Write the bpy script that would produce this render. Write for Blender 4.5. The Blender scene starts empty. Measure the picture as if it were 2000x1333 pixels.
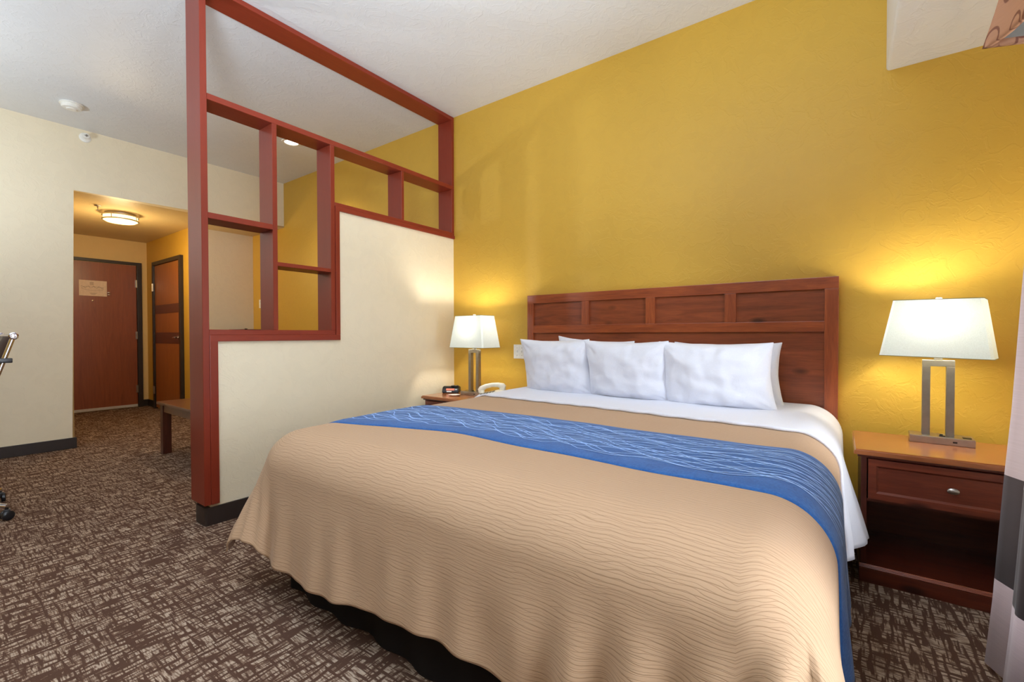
import bpy, bmesh, math, random
from mathutils import Vector, Matrix, noise
random.seed(7)
C = bpy.context.scene.collection
PI = math.pi

# ------------------------------------------------------------------ materials
def newmat(name):
    m = bpy.data.materials.new(name); m.use_nodes = True
    nt = m.node_tree; b = nt.nodes['Principled BSDF']
    return m, nt, b
def N(nt, typ, **kw):
    n = nt.nodes.new(typ)
    for k, v in kw.items():
        if k in n.inputs: n.inputs[k].default_value = v
        else: setattr(n, k, v)
    return n
def L(nt, a, b): nt.links.new(a, b)
def srgb(r, g, b):
    f = lambda c: (c/255/12.92) if c <= 10 else ((c/255+.055)/1.055)**2.4
    return (f(r), f(g), f(b), 1)
def coords(nt, kind='Object', scale=(1,1,1), rot=(0,0,0)):
    t = N(nt, 'ShaderNodeTexCoord'); m = N(nt, 'ShaderNodeMapping')
    m.inputs['Scale'].default_value = scale; m.inputs['Rotation'].default_value = rot
    L(nt, t.outputs[kind], m.inputs['Vector']); return m.outputs['Vector']
def world_coords(nt, scale=(1,1,1)):
    g = N(nt, 'ShaderNodeNewGeometry'); m = N(nt, 'ShaderNodeMapping')
    m.inputs['Scale'].default_value = scale
    L(nt, g.outputs['Position'], m.inputs['Vector']); return m.outputs['Vector']
def ramp(nt, fac, stops, interp='LINEAR'):
    r = N(nt, 'ShaderNodeValToRGB'); cr = r.color_ramp; cr.interpolation = interp
    while len(cr.elements) < len(stops): cr.elements.new(.5)
    for e, (p, c) in zip(cr.elements, stops): e.position = p; e.color = c
    L(nt, fac, r.inputs['Fac']); return r.outputs['Color']
def bump(nt, b, h, strength=.3, dist=.005):
    n = N(nt, 'ShaderNodeBump'); n.inputs['Strength'].default_value = strength; n.inputs['Distance'].default_value = dist
    L(nt, h, n.inputs['Height']); L(nt, n.outputs['Normal'], b.inputs['Normal'])
def noisen(nt, vec, scale, detail=3, rough=.5, dist=0):
    n = N(nt, 'ShaderNodeTexNoise'); n.inputs['Scale'].default_value = scale; n.inputs['Detail'].default_value = detail
    n.inputs['Roughness'].default_value = rough; n.inputs['Distortion'].default_value = dist
    L(nt, vec, n.inputs['Vector']); return n.outputs['Fac']
def math2(nt, op, a, b=None, c=None):
    n = N(nt, 'ShaderNodeMath'); n.operation = op
    for i, v in enumerate((a, b, c)):
        if v is None: continue
        if isinstance(v, (int, float)): n.inputs[i].default_value = v
        else: L(nt, v, n.inputs[i])
    return n.outputs[0]
def plain(name, col, rough=.5, metal=0, spec=.5, grain=0, coat=0):
    m, nt, b = newmat(name)
    b.inputs['Roughness'].default_value = rough; b.inputs['Metallic'].default_value = metal
    b.inputs['Specular IOR Level'].default_value = spec
    b.inputs['Coat Weight'].default_value = coat
    v = coords(nt); n = noisen(nt, v, 40, 2)
    k = .06 if not grain else grain
    c0 = tuple(x*(1-k) for x in col[:3])+(1,); c1 = tuple(min(1, x*(1+k)) for x in col[:3])+(1,)
    L(nt, ramp(nt, n, [(.3, c0), (.7, c1)]), b.inputs['Base Color'])
    return m
def plaster(name, col, strength=.25):
    m, nt, b = newmat(name)
    b.inputs['Roughness'].default_value = .42; b.inputs['Specular IOR Level'].default_value = .3
    v = world_coords(nt)
    n1 = noisen(nt, v, 9, 4, .55, 1.2)
    n2 = noisen(nt, v, 55, 3, .6, .3)
    trowel = ramp(nt, n1, [(.46, (0,0,0,1)), (.50, (1,1,1,1)), (.56, (.55,.55,.55,1)), (1, (.5,.5,.5,1))])
    h = math2(nt, 'ADD', math2(nt, 'MULTIPLY', trowel, .6), math2(nt, 'MULTIPLY', n2, .5))
    bump(nt, b, h, strength, .004)
    c0 = tuple(x*.975 for x in col[:3])+(1,)
    L(nt, ramp(nt, n1, [(.35, c0), (.6, col)]), b.inputs['Base Color'])
    return m
def wood(name, dark, light, axis='x', rough=.3, knots=False, coat=.2, contrast=1.0):
    m, nt, b = newmat(name)
    b.inputs['Roughness'].default_value = rough; b.inputs['Coat Weight'].default_value = coat
    b.inputs['Coat Roughness'].default_value = .25
    sc = {'x': (1.2, 14, 14), 'y': (14, 1.2, 14), 'z': (14, 14, 1.2)}[axis]
    v = world_coords(nt, sc)
    n = noisen(nt, v, 1.6, 5, .6, 1.4)
    v2 = world_coords(nt, tuple(s*5 for s in sc))
    n2 = noisen(nt, v2, 3, 2, .5, 0)
    f = math2(nt, 'ADD', math2(nt, 'MULTIPLY', n, .75), math2(nt, 'MULTIPLY', n2, .25))
    lo = .5-.2/contrast; hi = .5+.2/contrast
    col = ramp(nt, f, [(lo, dark), (hi, light)])
    if knots:
        vk = world_coords(nt, {'x': (3.2, 6, 6.5), 'y': (6, 3.2, 6.5), 'z': (6, 6, 3.2)}[axis])
        vo = N(nt, 'ShaderNodeTexVoronoi'); L(nt, vk, vo.inputs['Vector']); vo.inputs['Scale'].default_value = 1.0
        k = ramp(nt, vo.outputs['Distance'], [(.06, (0,0,0,1)), (.17, (1,1,1,1))])
        mx = N(nt, 'ShaderNodeMix'); mx.data_type = 'RGBA'; L(nt, k, mx.inputs['Factor'])
        mx.inputs['A'].default_value = tuple(x*.45 for x in dark[:3])+(1,); L(nt, col, mx.inputs['B'])
        col = mx.outputs['Result']
    L(nt, col, b.inputs['Base Color'])
    bump(nt, b, n2, .05, .001)
    return m

M = {}
M['yellow'] = plaster('yellow_plaster', srgb(204, 162, 64))
M['cream'] = plaster('cream_plaster', srgb(236, 224, 196))
M['ceiling'] = plaster('white_ceiling_plaster', srgb(226, 228, 230), .35)
M['hall_yellow'] = plaster('hall_yellow_plaster', srgb(226, 196, 134))
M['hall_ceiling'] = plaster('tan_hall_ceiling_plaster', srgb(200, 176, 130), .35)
M['baseboard'] = plain('dark_rubber_baseboard', srgb(46, 36, 32), .45)
M['frame_wood'] = wood('red_brown_stained_wood', srgb(124, 44, 28), srgb(146, 58, 38), 'y', .36, contrast=.6, coat=.05)
M['frame_wood'].node_tree.nodes['Principled BSDF'].inputs['Specular IOR Level'].default_value = .3
M['post_wood'] = wood('red_brown_post_wood', srgb(124, 44, 28), srgb(138, 54, 34), 'z', .36, contrast=.6, coat=.05)
M['post_wood'].node_tree.nodes['Principled BSDF'].inputs['Specular IOR Level'].default_value = .3
M['cherry_x'] = wood('cherry_wood_along', srgb(112, 46, 24), srgb(166, 84, 42), 'x', .33, True)
M['cherry_panel'] = wood('cherry_wood_panel', srgb(104, 46, 26), srgb(150, 76, 42), 'x', .33, True)
M['cherry_z'] = wood('cherry_wood_upright', srgb(112, 46, 24), srgb(166, 84, 42), 'z', .33)
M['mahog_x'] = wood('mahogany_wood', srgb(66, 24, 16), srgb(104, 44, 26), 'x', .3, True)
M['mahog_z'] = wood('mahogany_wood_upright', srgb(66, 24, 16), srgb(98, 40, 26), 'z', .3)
M['drawer_wood'] = wood('reddish_drawer_wood', srgb(84, 34, 22), srgb(128, 58, 36), 'x', .3, True)
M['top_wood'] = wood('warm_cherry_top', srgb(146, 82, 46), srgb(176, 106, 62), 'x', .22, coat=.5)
M['table_wood'] = wood('brown_table_wood', srgb(84, 44, 24), srgb(118, 66, 36), 'y', .3)
M['table_leg'] = wood('brown_table_leg_wood', srgb(66, 28, 18), srgb(90, 42, 28), 'z', .35)
M['door_wood'] = wood('entry_door_veneer', srgb(118, 60, 34), srgb(156, 84, 48), 'z', .35, contrast=.7)
M['door2_wood'] = wood('closet_door_veneer', srgb(136, 76, 26), srgb(172, 104, 42), 'z', .35, contrast=.7)
M['door2_band'] = wood('closet_door_band', srgb(84, 40, 20), srgb(104, 54, 28), 'x', .35, contrast=.7)
M['door_frame'] = plain('dark_door_frame_paint', srgb(46, 36, 30), .4)
M['chrome'] = plain('polished_chrome', srgb(225, 222, 228), .12, 1)
M['nickel'] = plain('brushed_nickel', srgb(176, 168, 160), .33, 1)
M['nickel_dark'] = plain('satin_grey_steel', srgb(150, 140, 128), .38, .85)
M['white_plastic'] = plain('white_plastic', srgb(236, 234, 226), .35)
M['ivory_plastic'] = plain('ivory_phone_plastic', srgb(232, 228, 214), .35)
M['black_plastic'] = plain('black_plastic', srgb(28, 26, 28), .3)
M['grey_button'] = plain('dark_grey_button', srgb(84, 84, 82), .4)
M['leather'] = plain('dark_brown_leather', srgb(58, 34, 34), .38)
M['skirt'] = plain('black_brown_skirt_fabric', srgb(27, 22, 21), .9, spec=.2)
M['mattress'] = plain('white_mattress_fabric', srgb(226, 224, 224), .8)
M['paper'] = plain('cream_notice_paper', srgb(226, 206, 186), .7)
M['ink'] = plain('faded_print', srgb(160, 138, 122), .8)
M['sweep'] = plain('pale_door_sweep', srgb(196, 190, 180), .5)
M['valance_lining'] = plain('grey_valance_lining', srgb(150, 146, 138), .9)

def emis(name, col, s):
    m, nt, b = newmat(name); b.inputs['Base Color'].default_value = col
    b.inputs['Emission Color'].default_value = col; b.inputs['Emission Strength'].default_value = s
    return m
M['bulb'] = emis('glowing_bulb', srgb(255, 236, 190), 8)
M['hall_glow'] = emis('glowing_hall_diffuser', srgb(255, 214, 140), 2.6)
M['down_glow'] = emis('glowing_downlight_lens', srgb(255, 250, 240), 6)
M['display'] = emis('red_clock_display', srgb(214, 110, 84), .45)

# white linen
def linen(name, col, rough=.8, sc=300):
    m, nt, b = newmat(name); b.inputs['Roughness'].default_value = rough
    b.inputs['Specular IOR Level'].default_value = .25; b.inputs['Sheen Weight'].default_value = .15
    v = coords(nt); n = noisen(nt, v, sc, 2); n2 = noisen(nt, v, 11, 3, .55, .8)
    L(nt, ramp(nt, n, [(.3, tuple(x*.95 for x in col[:3])+(1,)), (.7, col)]), b.inputs['Base Color'])
    bump(nt, b, math2(nt, 'ADD', math2(nt, 'MULTIPLY', n2, 1.0), math2(nt, 'MULTIPLY', n, .06)), .35, .010)
    return m
M['linen'] = linen('white_linen', srgb(226, 227, 234))
M['sheet'] = linen('white_sheet', srgb(230, 231, 240))

def shade_mat():
    m, nt, b = newmat('white_lamp_shade_fabric')
    out = nt.nodes['Material Output']
    d = N(nt, 'ShaderNodeBsdfDiffuse'); t = N(nt, 'ShaderNodeBsdfTranslucent'); mx = N(nt, 'ShaderNodeMixShader')
    v = coords(nt, 'Object', (1, 1, 1)); n = noisen(nt, v, 400, 1)
    c = ramp(nt, n, [(.3, srgb(228, 234, 228)), (.7, srgb(240, 246, 242))])
    L(nt, c, d.inputs['Color']); L(nt, c, t.inputs['Color'])
    mx.inputs[0].default_value = .06; L(nt, d.outputs[0], mx.inputs[1]); L(nt, t.outputs[0], mx.inputs[2])
    L(nt, mx.outputs[0], out.inputs['Surface']); nt.nodes.remove(b)
    return m
M['shade'] = shade_mat()
M['shade_trim'] = plain('olive_shade_trim', srgb(150, 146, 110), .8)

def glass_mat():
    m, nt, b = newmat('window_glass')
    out = nt.nodes['Material Output']
    g = N(nt, 'ShaderNodeBsdfGlossy'); g.inputs['Roughness'].default_value = .02
    t = N(nt, 'ShaderNodeBsdfTransparent'); f = N(nt, 'ShaderNodeFresnel'); f.inputs['IOR'].default_value = 1.45
    mx = N(nt, 'ShaderNodeMixShader'); L(nt, f.outputs[0], mx.inputs[0]); L(nt, t.outputs[0], mx.inputs[1]); L(nt, g.outputs[0], mx.inputs[2])
    L(nt, mx.outputs[0], out.inputs['Surface']); nt.nodes.remove(b)
    return m
M['glass'] = glass_mat()

def carpet_mat():
    m, nt, b = newmat('woven_hatch_carpet'); b.inputs['Roughness'].default_value = .95
    b.inputs['Specular IOR Level'].default_value = .1
    # streaks along y
    a = noisen(nt, world_coords(nt, (72, 9, 1)), 1, 2, .5, .15)
    a2 = noisen(nt, world_coords(nt, (11, 92, 1)), 1, 2, .5, .15)
    rib = noisen(nt, world_coords(nt, (34, 230, 1)), 1, 1, .5, 0)
    big = noisen(nt, world_coords(nt, (1, 1, 1)), 9, 3, .6, 0)
    da = ramp(nt, a, [(.455, (0,0,0,1)), (.535, (1,1,1,1))])
    db = ramp(nt, a2, [(.42, (0,0,0,1)), (.50, (1,1,1,1))])
    dr = ramp(nt, rib, [(.38, (0,0,0,1)), (.56, (1,1,1,1))])
    dbig = ramp(nt, big, [(.3, (0,0,0,1)), (.52, (1,1,1,1))])
    f = math2(nt, 'MULTIPLY', da, db)
    f = math2(nt, 'MULTIPLY', f, math2(nt, 'ADD', math2(nt, 'MULTIPLY', dr, .6), .4))
    f = math2(nt, 'MULTIPLY', f, math2(nt, 'ADD', math2(nt, 'MULTIPLY', dbig, .4), .6))
    fine = noisen(nt, world_coords(nt, (1, 1, 1)), 420, 2)
    f = math2(nt, 'ADD', f, math2(nt, 'MULTIPLY', math2(nt, 'SUBTRACT', fine, .5), .35))
    col = ramp(nt, f, [(.0, srgb(84, 60, 48)), (.45, srgb(132, 107, 89)), (.9, srgb(182, 161, 141))])
    L(nt, col, b.inputs['Base Color'])
    bump(nt, b, f, .5, .006)
    return m
M['carpet'] = carpet_mat()

def comforter_mat():
    m, nt, b = newmat('tan_wavy_quilted_fabric'); b.inputs['Roughness'].default_value = .8
    b.inputs['Specular IOR Level'].default_value = .15; b.inputs['Sheen Weight'].default_value = .08
    uv = N(nt, 'ShaderNodeUVMap'); uv.uv_map = 'UVMap'
    sep = N(nt, 'ShaderNodeSeparateXYZ'); L(nt, uv.outputs[0], sep.inputs[0])
    def lines(pitch, amp, nscale, off):
        mp = N(nt, 'ShaderNodeMapping'); L(nt, uv.outputs[0], mp.inputs['Vector'])
        mp.inputs['Scale'].default_value = (nscale, nscale*1.6, 1); mp.inputs['Location'].default_value = (off, off*2, off)
        n = noisen(nt, mp.outputs['Vector'], 1, .4, .5, 0)
        vv = math2(nt, 'ADD', math2(nt, 'MULTIPLY', sep.outputs['Y'], 1/pitch), math2(nt, 'MULTIPLY', n, amp/pitch))
        fr = math2(nt, 'FRACT', vv)
        return math2(nt, 'ABSOLUTE', math2(nt, 'SUBTRACT', fr, .5))
    l1 = lines(.0085, .018, 17, 3.1); l2 = lines(.0125, .024, 13, 7.7)
    k1 = ramp(nt, l1, [(.0, (.3,.3,.3,1)), (.12, (1,1,1,1))])
    k2 = ramp(nt, l2, [(.0, (.15,.15,.15,1)), (.10, (1,1,1,1))])
    k = math2(nt, 'MULTIPLY', k1, k2)
    mp = N(nt, 'ShaderNodeMapping'); L(nt, uv.outputs[0], mp.inputs['Vector']); mp.inputs['Scale'].default_value = (60, 900, 1)
    weave = noisen(nt, mp.outputs['Vector'], 1, 1)
    f = math2(nt, 'ADD', math2(nt, 'MULTIPLY', k, .8), math2(nt, 'MULTIPLY', weave, .4))
    col = ramp(nt, f, [(.1, srgb(142, 110, 80)), (.9, srgb(190, 157, 125))])
    L(nt, col, b.inputs['Base Color'])
    bump(nt, b, math2(nt, 'ADD', k, math2(nt, 'MULTIPLY', weave, .3)), .3, .002)
    return m
M['comforter'] = comforter_mat()
M['comforter_lining'] = plain('brown_comforter_lining', srgb(150, 112, 88), .8)

def runner_mat():
    m, nt, b = newmat('blue_chenille_runner'); b.inputs['Roughness'].default_value = .9
    b.inputs['Specular IOR Level'].default_value = .15; b.inputs['Sheen Weight'].default_value = .2
    v = coords(nt); n = noisen(nt, v, 130, 3, .7); n2 = noisen(nt, v, 16, 3, .6)
    f = math2(nt, 'ADD', math2(nt, 'MULTIPLY', n, .6), math2(nt, 'MULTIPLY', n2, .4))
    L(nt, ramp(nt, f, [(.3, srgb(30, 74, 134)), (.7, srgb(56, 110, 176))]), b.inputs['Base Color'])
    bump(nt, b, n, .5, .003)
    return m
M['runner'] = runner_mat()
M['stitch'] = plain('light_blue_embroidery', srgb(160, 198, 252), .7)

def curtain_mat():
    m, nt, b = newmat('banded_satin_curtain'); b.inputs['Roughness'].default_value = .42
    b.inputs['Sheen Weight'].default_value = .3; b.inputs['Specular IOR Level'].default_value = .5
    g = world_coords(nt); sep = N(nt, 'ShaderNodeSeparateXYZ'); L(nt, g, sep.inputs[0])
    z = math2(nt, 'MULTIPLY', sep.outputs['Z'], .4)
    e = .0005
    col = ramp(nt, z, [(0, srgb(192, 170, 168)), (.332*.4, srgb(46, 36, 34)), (.655*.4, srgb(152, 132, 126))], 'CONSTANT')
    n = noisen(nt, world_coords(nt, (8, 8, 500)), 1, 2)
    mx = N(nt, 'ShaderNodeMix'); mx.data_type = 'RGBA'; mx.blend_type = 'MULTIPLY'; mx.inputs['Factor'].default_value = .5
    L(nt, col, mx.inputs['A']); L(nt, ramp(nt, n, [(.3, (.75,.75,.75,1)), (.7, (1,1,1,1))]), mx.inputs['B'])
    L(nt, mx.outputs['Result'], b.inputs['Base Color'])
    bump(nt, b, n, .15, .001)
    out = nt.nodes['Material Output']; t = N(nt, 'ShaderNodeBsdfTranslucent'); ms = N(nt, 'ShaderNodeMixShader')
    L(nt, mx.outputs['Result'], t.inputs['Color']); ms.inputs[0].default_value = .3
    L(nt, b.outputs[0], ms.inputs[1]); L(nt, t.outputs[0], ms.inputs[2]); L(nt, ms.outputs[0], out.inputs['Surface'])
    return m
M['curtain'] = curtain_mat()

def valance_mat():
    m, nt, b = newmat('brown_swirl_valance_fabric'); b.inputs['Roughness'].default_value = .6
    v = world_coords(nt, (1, 1, .62))
    vo = N(nt, 'ShaderNodeTexVoronoi'); L(nt, v, vo.inputs['Vector']); vo.inputs['Scale'].default_value = 15
    r = math2(nt, 'ABSOLUTE', math2(nt, 'SUBTRACT', vo.outputs['Distance'], .34))
    ring = ramp(nt, r, [(.03, (0,0,0,1)), (.06, (1,1,1,1))])
    n = noisen(nt, world_coords(nt, (10, 10, 300)), 1, 2)
    f = math2(nt, 'ADD', math2(nt, 'MULTIPLY', ring, .7), math2(nt, 'MULTIPLY', n, .4))
    L(nt, ramp(nt, f, [(.2, srgb(120, 70, 50)), (.9, srgb(178, 128, 96))]), b.inputs['Base Color'])
    return m
M['valance'] = valance_mat()

# ------------------------------------------------------------------ mesh helpers
def bm_box(bm, lo, hi, bev=0, seg=2, mat=0):
    lo = Vector(lo); hi = Vector(hi)
    r = bmesh.ops.create_cube(bm, size=1)
    vs = r['verts']; c = (lo+hi)/2; s = hi-lo
    for v in vs: v.co = Vector((v.co.x*s.x, v.co.y*s.y, v.co.z*s.z)) + c
    fs = set(f for v in vs for f in v.link_faces)
    for f in fs: f.material_index = mat
    if bev > 0:
        es = list(set(e for v in vs for e in v.link_edges))
        rr = bmesh.ops.bevel(bm, geom=es, offset=bev, segments=seg, profile=.7, affect='EDGES')
        for f in rr['faces']: f.material_index = mat
def box(lo, hi, bev=0, seg=2):
    bm = bmesh.new(); bm_box(bm, lo, hi, bev, seg); return bm
def bm_tube(bm, pts, rad, n=10, cap=True):
    pts = [Vector(p) for p in pts]; rings = []
    up = Vector((0, 0, 1))
    for i, p in enumerate(pts):
        t = (pts[min(i+1, len(pts)-1)] - pts[max(i-1, 0)]).normalized()
        a = t.cross(up)
        if a.length < 1e-3: a = t.cross(Vector((1, 0, 0)))
        a.normalize(); bb = t.cross(a).normalized()
        r = rad[i] if isinstance(rad, (list, tuple)) else rad
        rings.append([bm.verts.new(p + a*math.cos(2*PI*k/n)*r + bb*math.sin(2*PI*k/n)*r) for k in range(n)])
    for i in range(len(rings)-1):
        for k in range(n): bm.faces.new((rings[i][k], rings[i][(k+1) % n], rings[i+1][(k+1) % n], rings[i+1][k]))
    if cap: bm.faces.new(rings[0][::-1]); bm.faces.new(rings[-1])
def bm_lathe(bm, prof, n=32, c=(0, 0, 0), axis='z', close=True):
    c = Vector(c); rings = []
    for r, h in prof:
        ring = []
        for k in range(n):
            a = 2*PI*k/n
            v = Vector((r*math.cos(a), r*math.sin(a), h))
            if axis == 'x': v = Vector((v.z, v.x, v.y))
            if axis == 'y': v = Vector((v.x, v.z, v.y))
            ring.append(bm.verts.new(v + c))
        rings.append(ring)
    for i in range(len(rings)-1):
        for k in range(n): bm.faces.new((rings[i][k], rings[i][(k+1) % n], rings[i+1][(k+1) % n], rings[i+1][k]))
    if close:
        bm.faces.new(rings[0][::-1]); bm.faces.new(rings[-1])
def bm_prism(bm, poly, a, b, axis='x', mat=0):
    """poly of 2D points extruded between a and b on axis"""
    def mk(p, t):
        return {'x': Vector((t, p[0], p[1])), 'y': Vector((p[0], t, p[1])), 'z': Vector((p[0], p[1], t))}[axis]
    A = [bm.verts.new(mk(p, a)) for p in poly]; B = [bm.verts.new(mk(p, b)) for p in poly]
    fs = [bm.faces.new(A), bm.faces.new(B[::-1])]
    n = len(poly)
    for i in range(n): fs.append(bm.faces.new((A[i], B[i], B[(i+1) % n], A[(i+1) % n])))
    for f in fs: f.material_index = mat
    return fs
def obj(name, bm, mat, parent=None, smooth=False, loc=None, rotz=0):
    bmesh.ops.recalc_face_normals(bm, faces=bm.faces)
    me = bpy.data.meshes.new(name); 
    if loc is not None: bmesh.ops.transform(bm, matrix=Matrix.Translation(-Vector(loc)), verts=bm.verts)
    bm.to_mesh(me); bm.free()
    for m in (mat if isinstance(mat, (list, tuple)) else [mat]): me.materials.append(m)
    if smooth:
        for p in me.polygons: p.use_smooth = True
        try: me.set_sharp_from_angle(angle=math.radians(40))
        except Exception: pass
    o = bpy.data.objects.new(name, me); C.objects.link(o)
    if loc is not None: o.location = loc
    if rotz: o.rotation_euler[2] = rotz
    if parent: o.parent = parent
    return o
def tag(o, label, cat, group=None):
    o['label'] = label; o['category'] = cat
    if group: o['group'] = group
    return o
def thing(name, label, cat, loc, rotz=0, group=None):
    o = bpy.data.objects.new(name, None); C.objects.link(o); o.location = loc; o.rotation_euler = (0, 0, rotz)
    o.empty_display_size = .05
    return tag(o, label, cat, group)
def struct(name, bm, mat, parent=None, smooth=False):
    o = obj(name, bm, mat, parent, smooth)
    if not parent: o['kind'] = 'structure'
    return o
def wpart(root, name, bm, mat, smooth=False, parent=None):
    """part authored in world coordinates, root not rotated"""
    base = root.location.copy()
    bmesh.ops.transform(bm, matrix=Matrix.Translation(-base), verts=bm.verts)
    return obj(name, bm, mat, parent or root, smooth)

# ------------------------------------------------------------------ camera
CAM = Vector((2.84, -3.0, 1.06)); YAW = math.radians(36.15); PIT = math.radians(-.81); ROL = math.radians(.12)
fwd = Vector((-math.sin(YAW)*math.cos(PIT), math.cos(YAW)*math.cos(PIT), math.sin(PIT)))
r0 = Vector((math.cos(YAW), math.sin(YAW), 0)); u0 = r0.cross(fwd)
R = r0*math.cos(ROL) - u0*math.sin(ROL); U = u0*math.cos(ROL) + r0*math.sin(ROL)
cd = bpy.data.cameras.new('camera'); cam = bpy.data.objects.new('camera', cd); C.objects.link(cam)
cam.matrix_world = Matrix(((R.x, U.x, -fwd.x, CAM.x), (R.y, U.y, -fwd.y, CAM.y), (R.z, U.z, -fwd.z, CAM.z), (0, 0, 0, 1)))
cd.sensor_width = 36; cd.lens = 883/2000*36; cd.clip_start = .02
bpy.context.scene.camera = cam

# ------------------------------------------------------------------ room shell
H = 3.015; HC = 2.445; XR = 3.56; YF = -7.2; XL = -3.0; XN = -3.86; XE = -5.6; YH = -.74; YO = -2.0
struct('floor', box((XE-.1, YF-.1, -.06), (XR+.1, .1, 0)), M['carpet'])
bm = bmesh.new(); bm_box(bm, (XL, YF, H), (XR, 0, H+.1)); struct('ceiling', bm, M['ceiling'])
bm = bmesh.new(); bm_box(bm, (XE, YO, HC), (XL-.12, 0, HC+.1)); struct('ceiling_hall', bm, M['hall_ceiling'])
# back wall
struct('wall_back', box((XN-.1, 0, 0), (XR+.12, .12, H+.1)), M['yellow'])
# left wall with bullnosed corner, and header over the opening
bm = bmesh.new()
bm_prism(bm, [(YF, 0), (YO, 0), (YO, HC), (0, HC), (0, H+.1), (YF, H+.1)], XL-.12, XL, 'x')
es = [e for e in bm.edges if abs(e.verts[0].co.x-XL) < 1e-4 and abs(e.verts[1].co.x-XL) < 1e-4 and
      ((abs(e.verts[0].co.y-YO) < 1e-4 and abs(e.verts[1].co.y-YO) < 1e-4) or (abs(e.verts[0].co.z-HC) < 1e-4 and abs(e.verts[1].co.z-HC) < 1e-4))]
bmesh.ops.bevel(bm, geom=es, offset=.018, segments=4, profile=.5, affect='EDGES')
struct('wall_left', bm, M['cream'], smooth=True)
struct('wall_entry', box((XE-.12, YO-.12, 0), (XE, YH+.1, HC+.1)), M['hall_yellow'])
struct('wall_hall_left', box((XE, YO-.12, 0), (XL-.12, YO, HC+.1)), M['cream'])
struct('wall_hall_right', box((XE-.12, YH, 0), (XN, YH+.12, HC+.1)), M['yellow'])
struct('wall_nook', box((XN-.12, YH+.12, 0), (XN, 0, HC+.1)), M['cream'])
struct('wall_front', box((XL-.12, YF-.12, 0), (XR+.12, YF, H+.1)), M['yellow'])
# right wall with the window opening
WY0, WY1, WZ0, WZ1 = -2.65, -1.0, .36, 2.2
bm = bmesh.new()
bm_box(bm, (XR, YF, 0), (XR+.12, 0, WZ0)); bm_box(bm, (XR, YF, WZ1), (XR+.12, 0, H+.1))
bm_box(bm, (XR, YF, WZ0), (XR+.12, WY0, WZ1)); bm_box(bm, (XR, WY1, WZ0), (XR+.12, 0, WZ1))
struct('wall_right', bm, M['cream'])
# soffit
bm = bmesh.new(); bm_prism(bm, [(3.012, 2.397), (XR, 2.397), (XR, H), (3.012, H)], YF, -.0005, 'y')
es = [e for e in bm.edges if all(abs(v.co.x-3.012) < 1e-4 and abs(v.co.z-2.397) < 1e-4 for v in e.verts)]
bmesh.ops.bevel(bm, geom=es, offset=.016, segments=4, profile=.5, affect='EDGES')
struct('ceiling_soffit', bm, M['ceiling'], smooth=True)

# window
bm = bmesh.new()
fx0, fx1 = XR+.03, XR+.09
bm_box(bm, (fx0, WY0, WZ0), (fx1, WY1, WZ0+.05)); bm_box(bm, (fx0, WY0, WZ1-.05), (fx1, WY1, WZ1))
for y in (WY0, (WY0+WY1)/2-.025, WY1-.05): bm_box(bm, (fx0, y, WZ0+.05), (fx1, y+.05, WZ1-.05))
wf = struct('window_1', bm, M['white_plastic'])
for k, (a, b_) in enumerate(((WY0+.05, (WY0+WY1)/2-.025), ((WY0+WY1)/2+.025, WY1-.05))):
    struct('window_glass', box((XR+.055, a, WZ0+.05), (XR+.061, b_, WZ1-.05)), M['glass'], wf)
struct('window_sill', box((XR-.03, WY0-.03, WZ0-.03), (XR+.03, WY1+.03, WZ0-.002), .004), M['white_plastic'], wf)

# baseboards
def baseb(name, lo, hi): struct(name, box(lo, hi, .004), M['baseboard'])
T = .012; BH = .1
baseb('baseboard_left', (XL, YF, 0), (XL+T, YO+.004, BH))
baseb('baseboard_hall_left', (XE, YO, 0), (XL+T, YO+T, BH))
baseb('baseboard_back', (XL+.0, -T, 0), (XR, 0, BH))
baseb('baseboard_entry', (XE, -.81, 0), (XE+T, YH, BH))
baseb('baseboard_hall_right', (XE, YH-T, 0), (-5.27, YH, BH))
baseb('baseboard_hall_end', (-4.13, YH-T, 0), (XN, YH, BH))
baseb('baseboard_nook', (XN, YH+.12, 0), (XN+T, 0, BH))
baseb('baseboard_right', (XR-T, YF, 0), (XR, 0, BH))

# partition half wall
PX0, PX1 = -.12, -.003
bm = bmesh.new()
bm_prism(bm, [(-1.967, 0), (0, 0), (0, 1.95), (-1.185, 1.95), (-1.185, 1.06), (-1.967, 1.06)], PX0, PX1, 'x')
struct('wall_partition', bm, M['cream'])
bm = bmesh.new()
bm_prism(bm, [(PX0-T, -1.997), (PX1+T, -1.997), (PX1+T, 0), (PX1, 0), (PX1, -1.967), (PX0, -1.967), (PX0, 0), (PX0-T, 0)], 0, .10, 'z')
es = [e for e in bm.edges if all(abs(v.co.y+1.997) < 1e-4 for v in e.verts) and abs(e.verts[0].co.z-e.verts[1].co.z) > .05]
bmesh.ops.bevel(bm, geom=es, offset=.016, segments=4, profile=.5, affect='EDGES')
struct('baseboard_partition', bm, M['baseboard'], smooth=True)

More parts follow.
